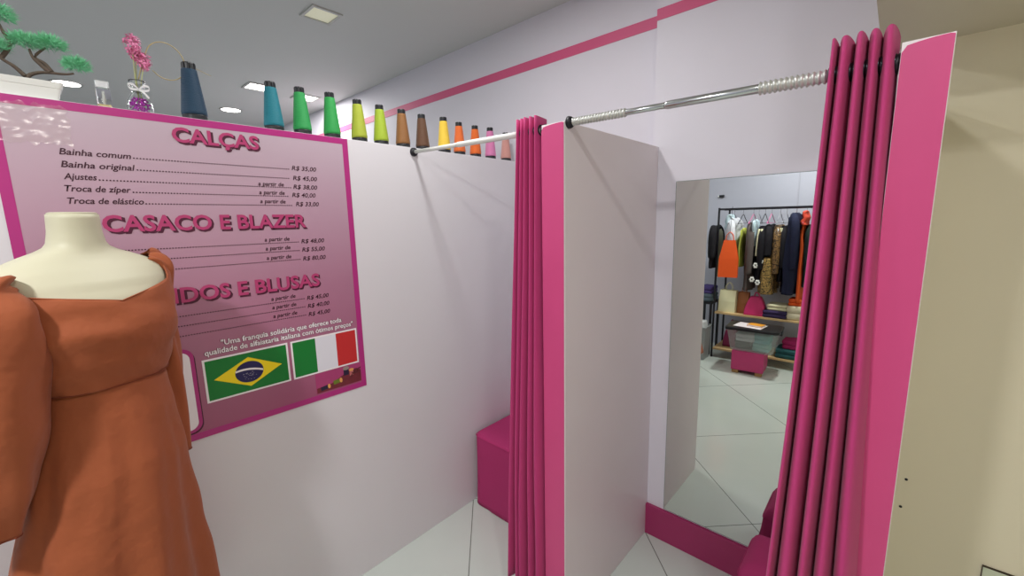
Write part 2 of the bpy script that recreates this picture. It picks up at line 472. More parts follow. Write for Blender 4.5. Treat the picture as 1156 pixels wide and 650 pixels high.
# crumpled clear tape on the poster's upper left corner
bm = bmesh.new()
n, mrow = 30, 22
grid = []
for j in range(mrow + 1):
    row = []
    for i in range(n + 1):
        y = -.062 + .145 * i / n + .01 * noise.noise((j * .3, 3, 0)); z = 1.825 + .100 * j / mrow + .012 * noise.noise((i * .35, 0, 5))
        x = .0032 + .0040 * abs(noise.noise((y * 28, z * 60, 1.3))) + .0008 * noise.noise((y * 50, z * 110, 4))
        row.append(bm.verts.new((max(x, .0026), y, z - PZ0)))
    grid.append(row)
for j in range(mrow):
    for i in range(n): bm.faces.new((grid[j][i], grid[j][i + 1], grid[j + 1][i + 1], grid[j + 1][i]))
def film_mat():
    m = bpy.data.materials.new('clear_film'); m.use_nodes = True
    nt = m.node_tree; nt.nodes.remove(nt.nodes['Principled BSDF'])
    out = nt.nodes['Material Output']
    tr = nt.nodes.new('ShaderNodeBsdfTransparent'); gl = nt.nodes.new('ShaderNodeBsdfGlossy'); gl.inputs['Roughness'].default_value = .24
    gl.inputs['Color'].default_value = (1, .97, .88, 1)
    mx = nt.nodes.new('ShaderNodeMixShader'); mx.inputs[0].default_value = .10
    nt.links.new(tr.outputs[0], mx.inputs[1]); nt.links.new(gl.outputs[0], mx.inputs[2]); nt.links.new(mx.outputs[0], out.inputs[0])
    return m
M['film'] = film_mat()
o = from_bm(bm, 'clear_tape', M['film'], post, smooth=True); o['label'] = 'crumpled shiny clear tape'

# ------------------------------------------------------------------ curtain rods and curtains
YROD = 1.190
def rod(name, label, x0, x1, z0, z1, ribbed):
    t = thing(name, label, 'curtain rod', (x0, YROD, z0))
    L = x1 - x0; ang = math.atan2(z1 - z0, L)
    def P(u): return (u, 0, (z1 - z0) * u / L)
    bm = bmesh.new(); tube(bm, [P(.012), P(L * .52)], .0085, 16); from_bm(bm, 'thin_tube', M['steel'] if ribbed else M['whiteplastic'], t, True)
    bm = bmesh.new(); tube(bm, [P(L * .40), P(L * .41), P(L - .012)], [.0090, .0108, .0108], 16); from_bm(bm, 'thick_tube', M['steel'] if ribbed else M['whiteplastic'], t, True)
    if ribbed:
        for a, b, r in ((.02, L * .255, .0112), (L * .69, L - .014, .0135)):
            pts, rs = [], []
            n = int((b - a) / .0016)
            for i in range(n + 1):
                u = a + (b - a) * i / n; pts.append(P(u)); rs.append(r + .0021 * math.cos(2 * PI * (u - a) / .0105))
            bm = bmesh.new(); tube(bm, pts, rs, 14); from_bm(bm, 'ribbed_sleeve', M['ribbed'], t, True)
    for a, b in ((0.001, .016), (L - .016, L - .001)):
        bm = bmesh.new(); fl = [P(a), P(a + (b - a) * .6), P(b)]
        rs = [.020, .018, .013] if a < .1 else [.013, .018, .020]
        tube(bm, fl, rs, 18); from_bm(bm, 'end_cap', M['black'], t, True)
    return t
rod('tension_rod', 'thin white tension rod from the poster wall to the middle partition', XL, -.912, 1.922, 1.902, False)
rod('tension_rod', 'chrome tension rod with ribbed ends between middle and right partitions', XM, -.024, 1.911, 1.893, True)

def curtain(label, xt, xb, zt, zb, npl, amp, ytop, ybot, seed, zrod, widths=None):
    """xt, xb: left and right limits at the top and at the hem; rounded lobes towards the room, narrow creases behind"""
    ox = (xt[0] + xt[1]) / 2
    t = thing('booth_curtain', label, 'curtain', (ox, YROD, zb))
    rnd = random.Random(seed)
    per = 28; N = npl * per; H = 44
    wd = list(widths) if widths else [rnd.uniform(.75, 1.25) for _ in range(npl)]
    tot = sum(wd)
    am = [amp * rnd.uniform(.85, 1.12) for _ in range(npl)]
    edges = [0]
    for w in wd: edges.append(edges[-1] + w / tot)
    bm = bmesh.new(); rows = []
    for j in range(H + 1):
        v = j / H; z = zt + (zb - zt) * v
        xl = xt[0] + (xb[0] - xt[0]) * v; xr = xt[1] + (xb[1] - xt[1]) * v
        row = []
        for i in range(N + 1):
            k = min(i // per, npl - 1); u = (i - k * per) / per
            ph = 2 * PI * (u - .5)
            frac = u + .13 * math.sin(ph)
            s = edges[k] + (edges[k + 1] - edges[k]) * frac
            a0 = am[k]
            if u < .5 and k > 0: a0 = am[k] * 1.0
            y = -a0 * (.85 + .3 * v) * math.cos(ph) + ytop + (ybot - ytop) * min(1, v * 1.3)
            x = xl + (xr - xl) * s
            x += .007 * noise.noise((s * 5 + seed, v * 2.2, 0)) * (v + .15); y += .010 * noise.noise((s * 4, v * 2.6, seed)) * (v + .10)
            zz = z + (.004 * math.cos(ph) * (1 - v) if j == 0 else 0)
            row.append(bm.verts.new((x - ox, y, zz - zb)))
        rows.append(row)
    for j in range(H):
        for i in range(N): bm.faces.new((rows[j][i], rows[j][i + 1], rows[j + 1][i + 1], rows[j + 1][i]))
    bmesh.ops.recalc_face_normals(bm, faces=bm.faces)
    me = bpy.data.meshes.new('cloth'); bm.to_mesh(me); bm.free()
    c = link('cloth', me, M['curtain'], t, True)
    so = c.modifiers.new('thickness', 'SOLIDIFY'); so.thickness = .0022; so.offset = 0
    for k in range(npl):                         # grommets where the cloth crosses the rod
        for half in (.25, .75):
            s = edges[k] + (edges[k + 1] - edges[k]) * (half + .13 * math.sin(2 * PI * (half - .5)))
            cx = xt[0] + (xt[1] - xt[0]) * s - ox
            bm = bmesh.new()
            tube(bm, [(cx,   .0165 * math.cos(2 * PI * i / 24), zrod - zb + .0165 * math.sin(2 * PI * i / 24)) for i in range(25)], .003, 6, cap=False)
            from_bm(bm, 'grommet', M['dkmetal'], t, True)
    return t
curtain('bunched magenta curtain at the right end of the white rod', (-1.032, -.930), (-1.112, -.918), 1.947, .10, 5, .034, 0, -.02, 3, 1.9035)
curtain('bunched magenta curtain hanging beside the right partition on the chrome rod', (-.138, -.029), (-.172, .016), 1.957, .12, 5, .040, 0, -.085, 11, 1.895, (.55, 1.25, 1.0, 1.0, 1.2))

# ------------------------------------------------------------------ thread cones on top of the poster wall
M['core'] = mat('cone_core_black', (38, 40, 44), .45)
def thread_mat(name, rgb):
    return mat(name, rgb, .55, noise_amt=.12, noise_scale=60, bump=.35, bump_scale=40, stretch=(1, 1, 18), sheen=.1)
def thread_cone(y, h, rgb, label, r=.031, lean=0):
    t = thing('thread_cone', label, 'thread cone', (XL - .042, y, 1.942), 0, 'row of thread cones along the wall top')
    bm = bmesh.new()
    lathe(bm, [(r * .80, 0), (r * .98, .001), (r * .98, .014), (r * .93, .018), (r * .9, .022)], n=28)
    from_bm(bm, 'cone_base', M['core'], t, False)
    bm = bmesh.new(); prof = [(r * .88, .016), (r * 1.0, .0175), (r * 1.02, .024)]
    n = 40; zt = h - .020
    for i in range(1, n + 1):
        u = i / n; z = .024 + (zt - .024) * u
        prof.append((r * (1.02 - .42 * u) + .00025 * (i % 2), z))
    prof.append((r * .50, zt + .001))
    lathe(bm, prof, n=32); from_bm(bm, 'wound_thread', thread_mat('thread', rgb), t, True)
    bm = bmesh.new()
    for k in range(9):                       # slotted rim of the core
        a0 = 2 * PI * k / 9; a1 = a0 + 2 * PI / 9 * .8
        rings = []
        for a in (a0, (a0 + a1) / 2, a1):
            rings.append([((r * .56 + d) * math.cos(a), (r * .56 + d) * math.sin(a), z) for d, z in ((0, zt - .004), (0, h - .004), (-.001, h), (-.004, h), (-.004, zt - .004))])
        loft(bm, rings)
    lathe(bm, [(r * .56 - .003, zt - .01), (r * .52 - .003, h - .002)], n=20)
    from_bm(bm, 'cone_core', M['core'], t)
    return t
CONES = [(.378, .176, (14, 54, 80), 'dark petrol-blue thread cone standing alone beside the flower vase', .0345),
         (.616, .170, (12, 118, 134), 'teal thread cone, between the dark blue cone and the greens', .0325),
         (.717, .172, (38, 154, 78), 'bright green thread cone next to the teal one', .0320),
         (.833, .176, (36, 156, 72), 'bright green thread cone above the top right corner of the poster', .0320),
         (.950, .171, (166, 178, 50), 'olive-lime thread cone next to the bright green cones', .0320),
         (1.053, .168, (160, 184, 44), 'lime thread cone next to the lighter brown cone', .0315),
         (1.165, .169, (140, 94, 48), 'golden brown thread cone above the black rod end cap', .0320),
         (1.275, .165, (98, 66, 44), 'dark brown thread cone next to the yellow one', .0320),
         (1.407, .173, (244, 206, 70), 'yellow thread cone between the dark brown and orange cones', .0320),
         (1.508, .164, (230, 112, 48), 'orange thread cone directly right of the yellow one', .0305),
         (1.621, .164, (232, 110, 40), 'orange thread cone directly left of the lilac-pink one', .0305),
         (1.735, .170, (222, 132, 184), 'lilac-pink thread cone right of the orange ones', .0305),
         (1.862, .160, (218, 160, 150), 'salmon thread cone half hidden by the curtain', .0300)]
for c in CONES: thread_cone(c[0], c[1], c[2], c[3], c[4])

# ------------------------------------------------------------------ bonsai, bottle and vase on the wall top
WT = 1.942; XW = XL - .042
bon = thing('bonsai_plant', 'artificial bonsai with green needle tufts in a long white planter', 'plant', (XW, -.03, WT))
bm = bmesh.new()
def rect_ring(hx, hy, z, r=.006, c=(0, 0)):
    P = []
    for sx, sy, a0 in ((1, -1, -PI / 2), (1, 1, 0), (-1, 1, PI / 2), (-1, -1, PI)):
        for k in range(4):
            a = a0 + PI / 2 * k / 3; P.append((c[0] + sx * (hx - r) + r * math.cos(a), c[1] + sy * (hy - r) + r * math.sin(a), z))
    return P
loft(bm, [rect_ring(.030, .103, 0), rect_ring(.035, .110, .030), rect_ring(.036, .1115, .031), rect_ring(.039, .1165, .046), rect_ring(.036, .1125, .046), rect_ring(.034, .109, .036)], cap=True)
from_bm(bm, 'planter', M['whiteplastic'], bon)
bm = bmesh.new(); loft(bm, [rect_ring(.033, .108, .034), rect_ring(.030, .102, .042)]); from_bm(bm, 'soil', mat('potting_soil', (74, 60, 46), .9, noise_amt=.4, noise_scale=80), bon)
M['bark'] = mat('bonsai_bark', (92, 80, 70), .85, noise_amt=.25, noise_scale=60, bump=.5, bump_scale=90)
M['needle'] = mat('bonsai_needles', (126, 206, 160), .6, noise_amt=.2, noise_scale=40)
bm = bmesh.new()
br = [[(0, .050, .040), (0, .056, .060), (.002, .075, .072), (.004, .098, .076), (.004, .122, .078), (.004, .142, .084)],
      [(.003, .096, .076), (.002, .082, .092), (.002, .070, .108), (.002, .066, .128)],
      [(.003, .100, .078), (-.002, .090, .098), (-.004, .074, .112), (-.004, .096, .140)],
      [(0, .050, .058), (-.002, .034, .078), (-.003, .014, .094), (-.003, .008, .110)],
      [(-.003, .014, .094), (-.004, .034, .132), (-.003, .026, .160), (0, .018, .190)]]
for b in br:
    s = spline(b, 5); tube(bm, s, [.0055 * (1 - .55 * i / (len(s) - 1)) for i in range(len(s))], 7)
from_bm(bm, 'trunk', M['bark'], bon, True)
def tuft(cy, cz, ry, rz, n):
    bm = bmesh.new()
    for i in range(n):
        a = random.uniform(0, 2 * PI); b = math.asin(random.uniform(-.55, 1.0)); q = random.random() ** .45
        d = Vector((math.cos(a) * math.cos(b), math.sin(a) * math.cos(b), math.sin(b)))
        p = Vector((d.x * ry * .62 * q, cy + d.y * ry * q * .80, cz + d.z * rz * q * .75))
        dd = (d * .8 + Vector((random.uniform(-.7, .7), random.uniform(-.7, .7), random.uniform(-.3, .7)))).normalized()
        L = random.uniform(.011, .019); side = dd.cross(Vector((random.random(), random.random(), .3))).normalized() * .0007
        s2 = dd.cross(side).normalized() * .0009
        v = [bm.verts.new(p + side), bm.verts.new(p - side * .5 + s2), bm.verts.new(p - side * .5 - s2)]; w = bm.verts.new(p + dd * L)
        for k in range(3): bm.faces.new((v[k], v[(k + 1) % 3], w))
    return from_bm(bm, 'needle_tuft', M['needle'], bon)
for cy, cz, ry, rz in ((.018, .200, .042, .029), (.060, .144, .038, .024), (.106, .151, .037, .024), (.150, .107, .032, .026), (.002, .122, .038, .025), (-.055, .165, .045, .026)):
    tuft(cy, cz, ry, rz, 800)

M['glass'] = mat('clear_glass', (250, 252, 252), .03, trans=1.0, ior=1.45)
t = thing('clear_bottle', 'small clear bottle standing between planter and flower vase', 'bottle', (XW, .165, WT))
bm = bmesh.new(); loft(bm, [rect_ring(.011, .0145, 0, .003), rect_ring(.012, .0155, .010, .003), rect_ring(.012, .0155, .052, .003), rect_ring(.008, .010, .058, .003)])
from_bm(bm, 'bottle_body', M['glass'], t, True)
bm = bmesh.new(); loft(bm, [rect_ring(.009, .0125, .003, .002), rect_ring(.009, .0125, .012, .002)]); from_bm(bm, 'yellow_liquid', mat('yellow_liquid', (226, 206, 150), .2), t)
bm = bmesh.new(); lathe(bm, [(.003, .012), (.004, .03), (.003, .048)], n=10); from_bm(bm, 'inner_tube', M['whiteplastic'], t)
bm = bmesh.new(); loft(bm, [rect_ring(.0105, .0145, .058, .003), rect_ring(.0105, .0145, .076, .003)]); from_bm(bm, 'bottle_cap', mat('frosted_cap', (226, 228, 230), .25, trans=.5), t)

v = thing('flower_vase', 'glass vase with purple beads, white ribbon and pink flowers', 'vase', (XW, .244, WT))
bm = bmesh.new()
prof = [(.018, 0), (.027, .004), (.030, .018), (.027, .034), (.019, .048), (.0145, .060), (.014, .075), (.017, .088), (.0185, .094)]
lathe(bm, prof, n=28, cap=False); lathe(bm, [(.018, 0), (.001, .0005)], n=28, cap=False)
o = from_bm(bm, 'glass_body', M['glass'], v, True)
so = o.modifiers.new('wall', 'SOLIDIFY'); so.thickness = .0015
M['bead'] = mat('purple_beads', (196, 40, 190), .2, noise_amt=.4, noise_scale=200)
bm = bmesh.new()
for i in range(150):
    z = random.uniform(.005, .045); rmax = (.0255 if z < .03 else .0255 - (z - .03) * .55) - .002
    a = random.uniform(0, 2 * PI); r = rmax * math.sqrt(random.random())
    bmesh.ops.create_icosphere(bm, subdivisions=1, radius=.0032, matrix=Matrix.Translation((r * math.cos(a), r * math.sin(a), z)))
o = from_bm(bm, 'purple_beads', M['bead'], v); o['kind'] = 'stuff'
bm = bmesh.new()
for s in (-1, 1):
    L = spline([(.016, 0, .066), (.020, s * .012, .078), (.021, s * .024, .076), (.020, s * .020, .066), (.016, 0, .065)], 5)
    for a, b in zip(L, L[1:]):
        vs = [bm.verts.new(a + Vector((0, 0, .003))), bm.verts.new(b + Vector((0, 0, .003))), bm.verts.new(b - Vector((0, 0, .003))), bm.verts.new(a - Vector((0, 0, .003)))]
        bm.faces.new(vs)
    L = spline([(.016, 0, .066), (.022, s * .010, .058), (.022, s * .020, .044)], 5)
    for a, b in zip(L, L[1:]):
        vs = [bm.verts.new(a + Vector((0, .002, .002))), bm.verts.new(b + Vector((0, .002, .002))), bm.verts.new(b - Vector((0, .002, .002))), bm.verts.new(a - Vector((0, .002, .002)))]
        bm.faces.new(vs)
lathe(bm, [(.0155, .062), (.0165, .066), (.0155, .070)], n=20, cap=False)
from_bm(bm, 'ribbon_bow', mat('silver_white_ribbon', (214, 214, 216), .4), v)
M['stem'] = mat('pale_stem', (176, 182, 128), .6, noise_amt=.1)
M['petal'] = mat('pink_petals', (230, 142, 184), .6, noise_amt=.2, noise_scale=60)
def flower_head(cy, cz, rr, n, cx=0):
    bm = bmesh.new()
    for i in range(n):
        a = random.uniform(0, 2 * PI); b = random.uniform(-.9, 1.0) * PI / 2; q = random.uniform(.35, 1)
        d = Vector((math.cos(a) * math.cos(b), math.sin(a) * math.cos(b), 1.35 * math.sin(b)))
        p = Vector((cx, cy, cz)) + d * rr * q
        u = d.cross(Vector((.3, .2, .9))).normalized(); w = d.normalized().cross(u)
        s = random.uniform(.0032, .006)
        ang = random.uniform(0, PI); u2 = u * math.cos(ang) + w * math.sin(ang); w2 = (w * math.cos(ang) - u * math.sin(ang))
        vs = [bm.verts.new(p - u2 * s * .3), bm.verts.new(p + w2 * s * .6 + d * .002), bm.verts.new(p + u2 * s * 1.4 + d * .004), bm.verts.new(p - w2 * s * .6 + d * .002)]
        bm.faces.new(vs)
    return from_bm(bm, 'flower_head', M['petal'], v)
flower_head(.003, .196, .021, 320); flower_head(.024, .152, .018, 240, .004); flower_head(.008, .168, .013, 120, -.006)
for pts in ([(0, 0, .02), (-.002, -.002, .09), (0, .002, .185)], [(.003, .002, .02), (.004, .010, .09), (.004, .022, .142)], [(-.003, .001, .02), (-.004, .001, .10), (-.005, .008, .165)]):
    bm = bmesh.new(); tube(bm, spline(pts, 6), .0014, 6); from_bm(bm, 'flower_stem', M['stem'], v, True)
bm = bmesh.new()
ring = [(.0, .020, .150)] + [(0, .078 + .047 * math.cos(a), .168 + .054 * math.sin(a)) for a in [PI * 0.86 - 2 * PI * .82 * i / 14 for i in range(15)]]
tube(bm, spline([(0, .005, .10)] + ring[:1] + ring[1:], 4), .0016, 6)
tube(bm, spline([(0, .124, .160), (-.004, .150, .166), (-.008, .178, .158), (-.01, .196, .154)], 4), .0010, 5)
from_bm(bm, 'curled_twig', mat('pale_twig', (176, 160, 120), .7, noise_amt=.1), v, True)

# ------------------------------------------------------------------ mannequin and dress
MX, MY, MA = -1.45, .050, math.radians(25)
man = thing('mannequin', 'headless cream mannequin torso in front of the pink poster', 'mannequin', (MX, MY, 0), MA)
# local frame: +x is where the chest points, +y the mannequin's left arm
TOR = [  # z, half width, half depth, centre shift forward
    (.78, .120, .085, 0), (.92, .128, .092, 0), (1.02, .125, .090, 0), (1.14, .118, .084, .004), (1.22, .120, .086, .008),
    (1.30, .136, .102, .016), (1.37, .152, .112, .020), (1.43, .158, .104, .014), (1.475, .166, .092, .006), (1.505, .164, .078, 0),
    (1.525, .140, .064, -.004), (1.540, .104, .056, -.006), (1.552, .074, .052, -.006), (1.565, .051, .048, -.004), (1.60, .0455, .0445, -.002), (1.637, .0440, .0435, 0)]
def tor_pt(th, z, off=0.0):
    w, d, s = interp(TOR, z)
    c, si = math.cos(th), math.sin(th)
    e = .86
    x = (d + off) * math.copysign(abs(c) ** e, c) + s; y = (w + off) * math.copysign(abs(si) ** e, si)
    return (x, y, z)
bm = bmesh.new(); NT = 64
zs = [.78 + (1.637 - .78) * i / 90 for i in range(91)]
loft(bm, [[tor_pt(2 * PI * k / NT, z) for k in range(NT)] for z in zs])
from_bm(bm, 'torso', M['mann'], man, True)
bm = bmesh.new(); lathe(bm, [(.0430, 1.637), (.0430, 1.640), (.039, 1.6415)], n=36); from_bm(bm, 'neck_cap', M['mann'], man)
bm = bmesh.new(); lathe(bm, [(.014, .02), (.014, .80)], n=16); from_bm(bm, 'stand_pole', M['steel'], man, True)
bm = bmesh.new(); lathe(bm, [(.15, 0), (.15, .006), (.05, .014), (.02, .024)], n=40); from_bm(bm, 'stand_base', M['steel'], man)

dr = thing('long_sleeved_dress', 'rust-brown dress with puffed long sleeves and sweetheart neckline on the mannequin', 'dress', (MX, MY, 0), MA)
def ztop(th):
    a = abs((th + PI) % (2 * PI) - PI)           # 0 in front, pi at the back
    d = math.degrees(a)
    sg = math.sin(th)
    q = (62, 80) if sg < 0 else (48, 60)
    if d < q[0]: return 1.434 + .034 * (d / q[0]) ** .8
    if d < q[1]: return 1.468 + (d - q[0]) / (q[1] - q[0]) * (.010 if sg < 0 else .046)
    if d < 118: return 1.480 if sg < 0 else 1.514
    return 1.517 - .02 * min(1, (d - 118) / 30)
WZ = 1.235
bm = bmesh.new()
NB = 128; VB = 40; rings = []
for j in range(VB + 1):
    ring = []
    for k in range(NB):
        th = 2 * PI * k / NB; z0 = WZ - .006 * math.cos(th); z = z0 + (ztop(th) - z0) * j / VB
        off = .0055 + .0022 * noise.noise((th * 3, z * 14, 2)) + .0012 * math.sin(z * 90 + 2.5 * math.sin(th * 3))
        a = abs((th + PI) % (2 * PI) - PI)
        if a < .9: off += .006 * math.exp(-((z - 1.345) / .04) ** 2)
        ring.append(tor_pt(th, z, off))
    rings.append(ring)
loft(bm, rings, cap=False)
o = from_bm(bm, 'bodice', M['dress'], dr, True); so = o.modifiers.new('cloth', 'SOLIDIFY'); so.thickness = .002; so.offset = 1
# skirt
SK = [(.34, .265, .165), (.60, .222, .148), (.80, .186, .136), (1.0, .156, .126), (1.12, .140, .106), (1.20, .129, .095), (1.245, .1225, .0935)]
bm = bmesh.new(); rings = []; NS = 160
for j in range(61):
    v_ = j / 60; ring = []
    for k in range(NS):
        th = 2 * PI * k / NS
        z = WZ - .006 * math.cos(th) + .004 + (.36 - WZ) * v_
        w, d = interp(SK, z)
        fold = (.010 * math.sin(7 * th + .6) + .006 * math.sin(13 * th + 1.5)) * min(1, v_ * 1.6) * (.35 + v_)
        fold += .004 * noise.noise((th * 4, z * 9, 7)) * min(1, v_ * 4)
        # puckered centre seam
        dth = (th + PI) % (2 * PI) - PI
        fold += .0035 * math.exp(-((dth + .42) / .05) ** 2) * (.5 + .5 * math.sin(z * 130)) * min(1, v_ * 3)
        ring.append(((d + fold) * math.cos(th) + .008 * (1 - v_), (w + fold) * math.sin(th) - .085 * v_ ** 1.3, z))
    rings.append(ring)
loft(bm, rings, cap=False)
o = from_bm(bm, 'skirt', M['dress'], dr, True); so = o.modifiers.new('cloth', 'SOLIDIFY'); so.thickness = .002; so.offset = 1
bm = bmesh.new()
P = []
for k in range(81):
    th = 2 * PI * k / 80; P.append(tor_pt(th, WZ - .006 * math.cos(th) + .001, .0085))
tube(bm, P, .0012, 5, cap=False); from_bm(bm, 'waist_seam', M['dress_seam'], dr, True)
bm = bmesh.new(); P = []
for k in range(129):
    th = 2 * PI * k / 128; P.append(tor_pt(th, ztop(th), .0075))
tube(bm, P, .0016, 5, cap=False); from_bm(bm, 'neckline_hem', M['dress_seam'] if 0 else M['dress'], dr, True)
# sleeves
def sleeve(sgn, path, radii, seed):
    bm = bmesh.new(); c = spline(path, 8); n = 48; rings = []
    m_ = len(c)
    for i, p in enumerate(c):
        u = i / (m_ - 1)
        q = u * (len(radii) - 1); a = int(min(q, len(radii) - 2)); f = q - a; f = f * f * (3 - 2 * f)
        rx = radii[a][0] * (1 - f) + radii[a + 1][0] * f; ry = radii[a][1] * (1 - f) + radii[a + 1][1] * f
        tdir = (Vector(c[min(i + 1, m_ - 1)]) - Vector(c[max(i - 1, 0)])).normalized()
        ax = Vector((1, 0, 0)); ax = (ax - tdir * ax.dot(tdir)).normalized(); ay = tdir.cross(ax).normalized()
        ring = []
        for k in range(n):
            th = 2 * PI * k / n
            g = .010 * math.sin(9 * th + seed) * math.exp(-((u - .10) / .10) ** 2) + .004 * math.sin(5 * th + 2 * u * 5 + seed)
            g += .016 * noise.noise((math.cos(th) * 1.6, math.sin(th) * 1.4 + seed, u * 6)) * min(1, u * 5) * (1.1 - u)
            ring.append(Vector(p) + ax * (rx + g) * math.cos(th) + ay * (ry + g) * math.sin(th))
        rings.append(ring)
    loft(bm, rings, cap=False)
    o = from_bm(bm, 'sleeve', M['dress'], dr, True); so = o.modifiers.new('cloth', 'SOLIDIFY'); so.thickness = .002
    bm = bmesh.new(); tube(bm, [r for r in rings[-1]] + [rings[-1][0]], .0016, 5, cap=False); from_bm(bm, 'cuff_seam', M['dress_seam'], o, True)
    return o
sleeve(-1, [(.004, -.164, 1.488), (.022, -.182, 1.470), (.036, -.188, 1.42), (.040, -.194, 1.33), (.038, -.204, 1.20), (.032, -.218, 1.08), (.026, -.236, .975)],
       [(.036, .026), (.064, .050), (.082, .078), (.080, .082), (.072, .074), (.056, .056), (.040, .038)], 1.0)
sleeve(1, [(-.006, .126, 1.518), (-.002, .142, 1.496), (.0, .144, 1.43), (.0, .142, 1.33), (.0, .142, 1.20), (.0, .142, 1.08), (.0, .140, .955)],
       [(.040, .030), (.054, .036), (.056, .038), (.052, .036), (.050, .034), (.046, .032), (.038, .028)], 2.3)

# ------------------------------------------------------------------ draped seats in the booths
def draped_box(name, label, lo, hi, flare, rtop, seed, cat='bench'):
    t = thing(name, label, cat, ((lo[0] + hi[0]) / 2, (lo[1] + hi[1]) / 2, 0))
    hx, hy, H = (hi[0] - lo[0]) / 2, (hi[1] - lo[1]) / 2, hi[2]
    n = 24; per = 4 * n
    def ring(ax, ay, z, wob):
        P = []
        for k in range(per):
            a = 2 * PI * (k + .5) / per; c, s = math.cos(a), math.sin(a)
            e = .16
            x = ax * math.copysign(abs(c) ** e, c); y = ay * math.copysign(abs(s) ** e, s)
            w = wob * noise.noise((x * 9 + seed, y * 9, z * 2))
            P.append((x * (1 + w / ax), y * (1 + w / ay), z))
        return P
    R = []
    for j in range(18):
        v_ = j / 17; z = (H - rtop) * v_ + .004
        f = flare * (1 - v_) ** 1.5
        R.append(ring(hx - .006 - flare + f, hy - .006 - flare + f, z, .012 * (1 - v_)))
    for j in range(1, 7):
        a = PI / 2 * j / 6
        R.append(ring(hx - .006 - flare - rtop * (1 - math.cos(a)), hy - .006 - flare - rtop * (1 - math.cos(a)), H - rtop + rtop * math.sin(a) + .0, .002))
    R.append(ring((hx - .006 - flare - rtop) * .5, (hy - .006 - flare - rtop) * .5, H + .003, 0))
    bm = bmesh.new(); loft(bm, R); from_bm(bm, 'drape_cloth', M['pinkcloth'], t, True)
    bm = bmesh.new()
    P = [p for p in R[17]] + [R[17][0]]
    tube(bm, [(p[0] * 1.004, p[1] * 1.004, p[2] + .004) for p in P], .0022, 5, cap=False); from_bm(bm, 'piped_edge', M['pinkcloth'], t, True)
    return t
draped_box('draped_bench', 'bench under a magenta cloth in the corner of the curtained booth', (XL + .004, 1.455, 0), (-.92, 1.94, .425), .008, .018, 1)
draped_box('draped_stool', 'low rounded stool under a pink cloth in front of the mirror', (-.380, 1.50, 0), (-.035, 1.872, .335), .050, .060, 5, 'stool')

# ------------------------------------------------------------------ details on the cream wall
t = thing('wall_outlet', 'pale flush electrical plate low on the cream wall', 'outlet', (.348, YB, .43))
bm = bmesh.new(); add_box(bm, (-.042, -.006, -.06), (.042, 0, .040), .002); from_bm(bm, 'plate', mat('outlet_greenish', (206, 214, 190), .4), t)
bm = bmesh.new(); add_box(bm, (-.044, -.0075, .039), (.044, 0, .0425), .001); add_box(bm, (-.0435, -.006, -.06), (-.042, 0, .04)); from_bm(bm, 'plate_dark_edge', mat('dark_brown_edge', (58, 46, 34), .7), t)  # dark brown strips along the plate's top and left edges
bm = bmesh.new(); add_box(bm, (-.012, -.010, -.03), (.012, -.005, .015), .002); from_bm(bm, 'switch_rocker', mat('rocker', (150, 156, 140), .4), t)
for (x, z), lab in (((.105, .686), 'upper small dark screw hole in the cream wall'), ((.100, .580), 'lower small dark screw hole in the cream wall')):
    bm = bmesh.new(); lathe(bm, [(.0045, 0), (.0045, .001), (.002, .0018)], n=12)
    bmesh.ops.rotate(bm, verts=bm.verts, cent=(0, 0, 0), matrix=Matrix.Rotation(PI / 2, 3, 'X'))
    o = from_bm(bm, 'screw_plug', M['black']); o.location = (x, YB, z); tag(o, lab, 'screw', 'screw holes in the cream wall')

# ------------------------------------------------------------------ clothes rack behind the camera (seen in the mirror)
RY, RB = -1.225, -1.62
RX0, RX1 = -1.455, -.60
rk = thing('clothes_rack', 'black metal clothes rack with two wooden shelves seen in the mirror', 'clothes rack', ((RX0 + RX1) / 2, (RY + RB) / 2, 0))
cx_, cy_ = (RX0 + RX1) / 2, (RY + RB) / 2
M['rackmetal'] = mat('black_rack_metal', (26, 27, 34), .45, noise_amt=.05)
M['shelfwood'] = mat('pale_shelf_wood', (206, 176, 128), .55, noise_amt=.1, noise_scale=12, stretch=(1, 10, 10))
for x in (RX0, RX1):
    for y in (RY, RB):
        bm = bmesh.new(); add_box(bm, (x - cx_ - .009, y - cy_ - .009, 0), (x - cx_ + .009, y - cy_ + .009, 1.69), .002); from_bm(bm, 'post', M['rackmetal'], rk)
for y in (RY, RB):
    bm = bmesh.new(); add_box(bm, (RX0 - cx_ + .011, y - cy_ - .008, 1.669), (RX1 - cx_ - .011, y - cy_ + .008, 1.685), .002); from_bm(bm, 'top_rail', M['rackmetal'], rk)
for x in (RX0, RX1):
    bm = bmesh.new(); add_box(bm, (x - cx_ - .009, RB - cy_ + .011, 1.665), (x - cx_ + .009, RY - cy_ - .011, 1.685), .002); from_bm(bm, 'side_rail', M['rackmetal'], rk)
YH = -1.40
bm = bmesh.new(); tube(bm, [(RX0 - cx_ + .01, YH - cy_, 1.672), (RX1 - cx_ - .01, YH - cy_, 1.672)], .010, 12); from_bm(bm, 'hanging_bar', M['rackmetal'], rk, True)
SH1, SH2 = .535, .115
for z in (SH1, SH2):
    bm = bmesh.new(); add_box(bm, (RX0 - cx_ + .012, RB - cy_ + .002, z - .022), (RX1 - cx_ - .012, RY - cy_ + .008, z), .002); from_bm(bm, 'shelf', M['shelfwood'], rk)

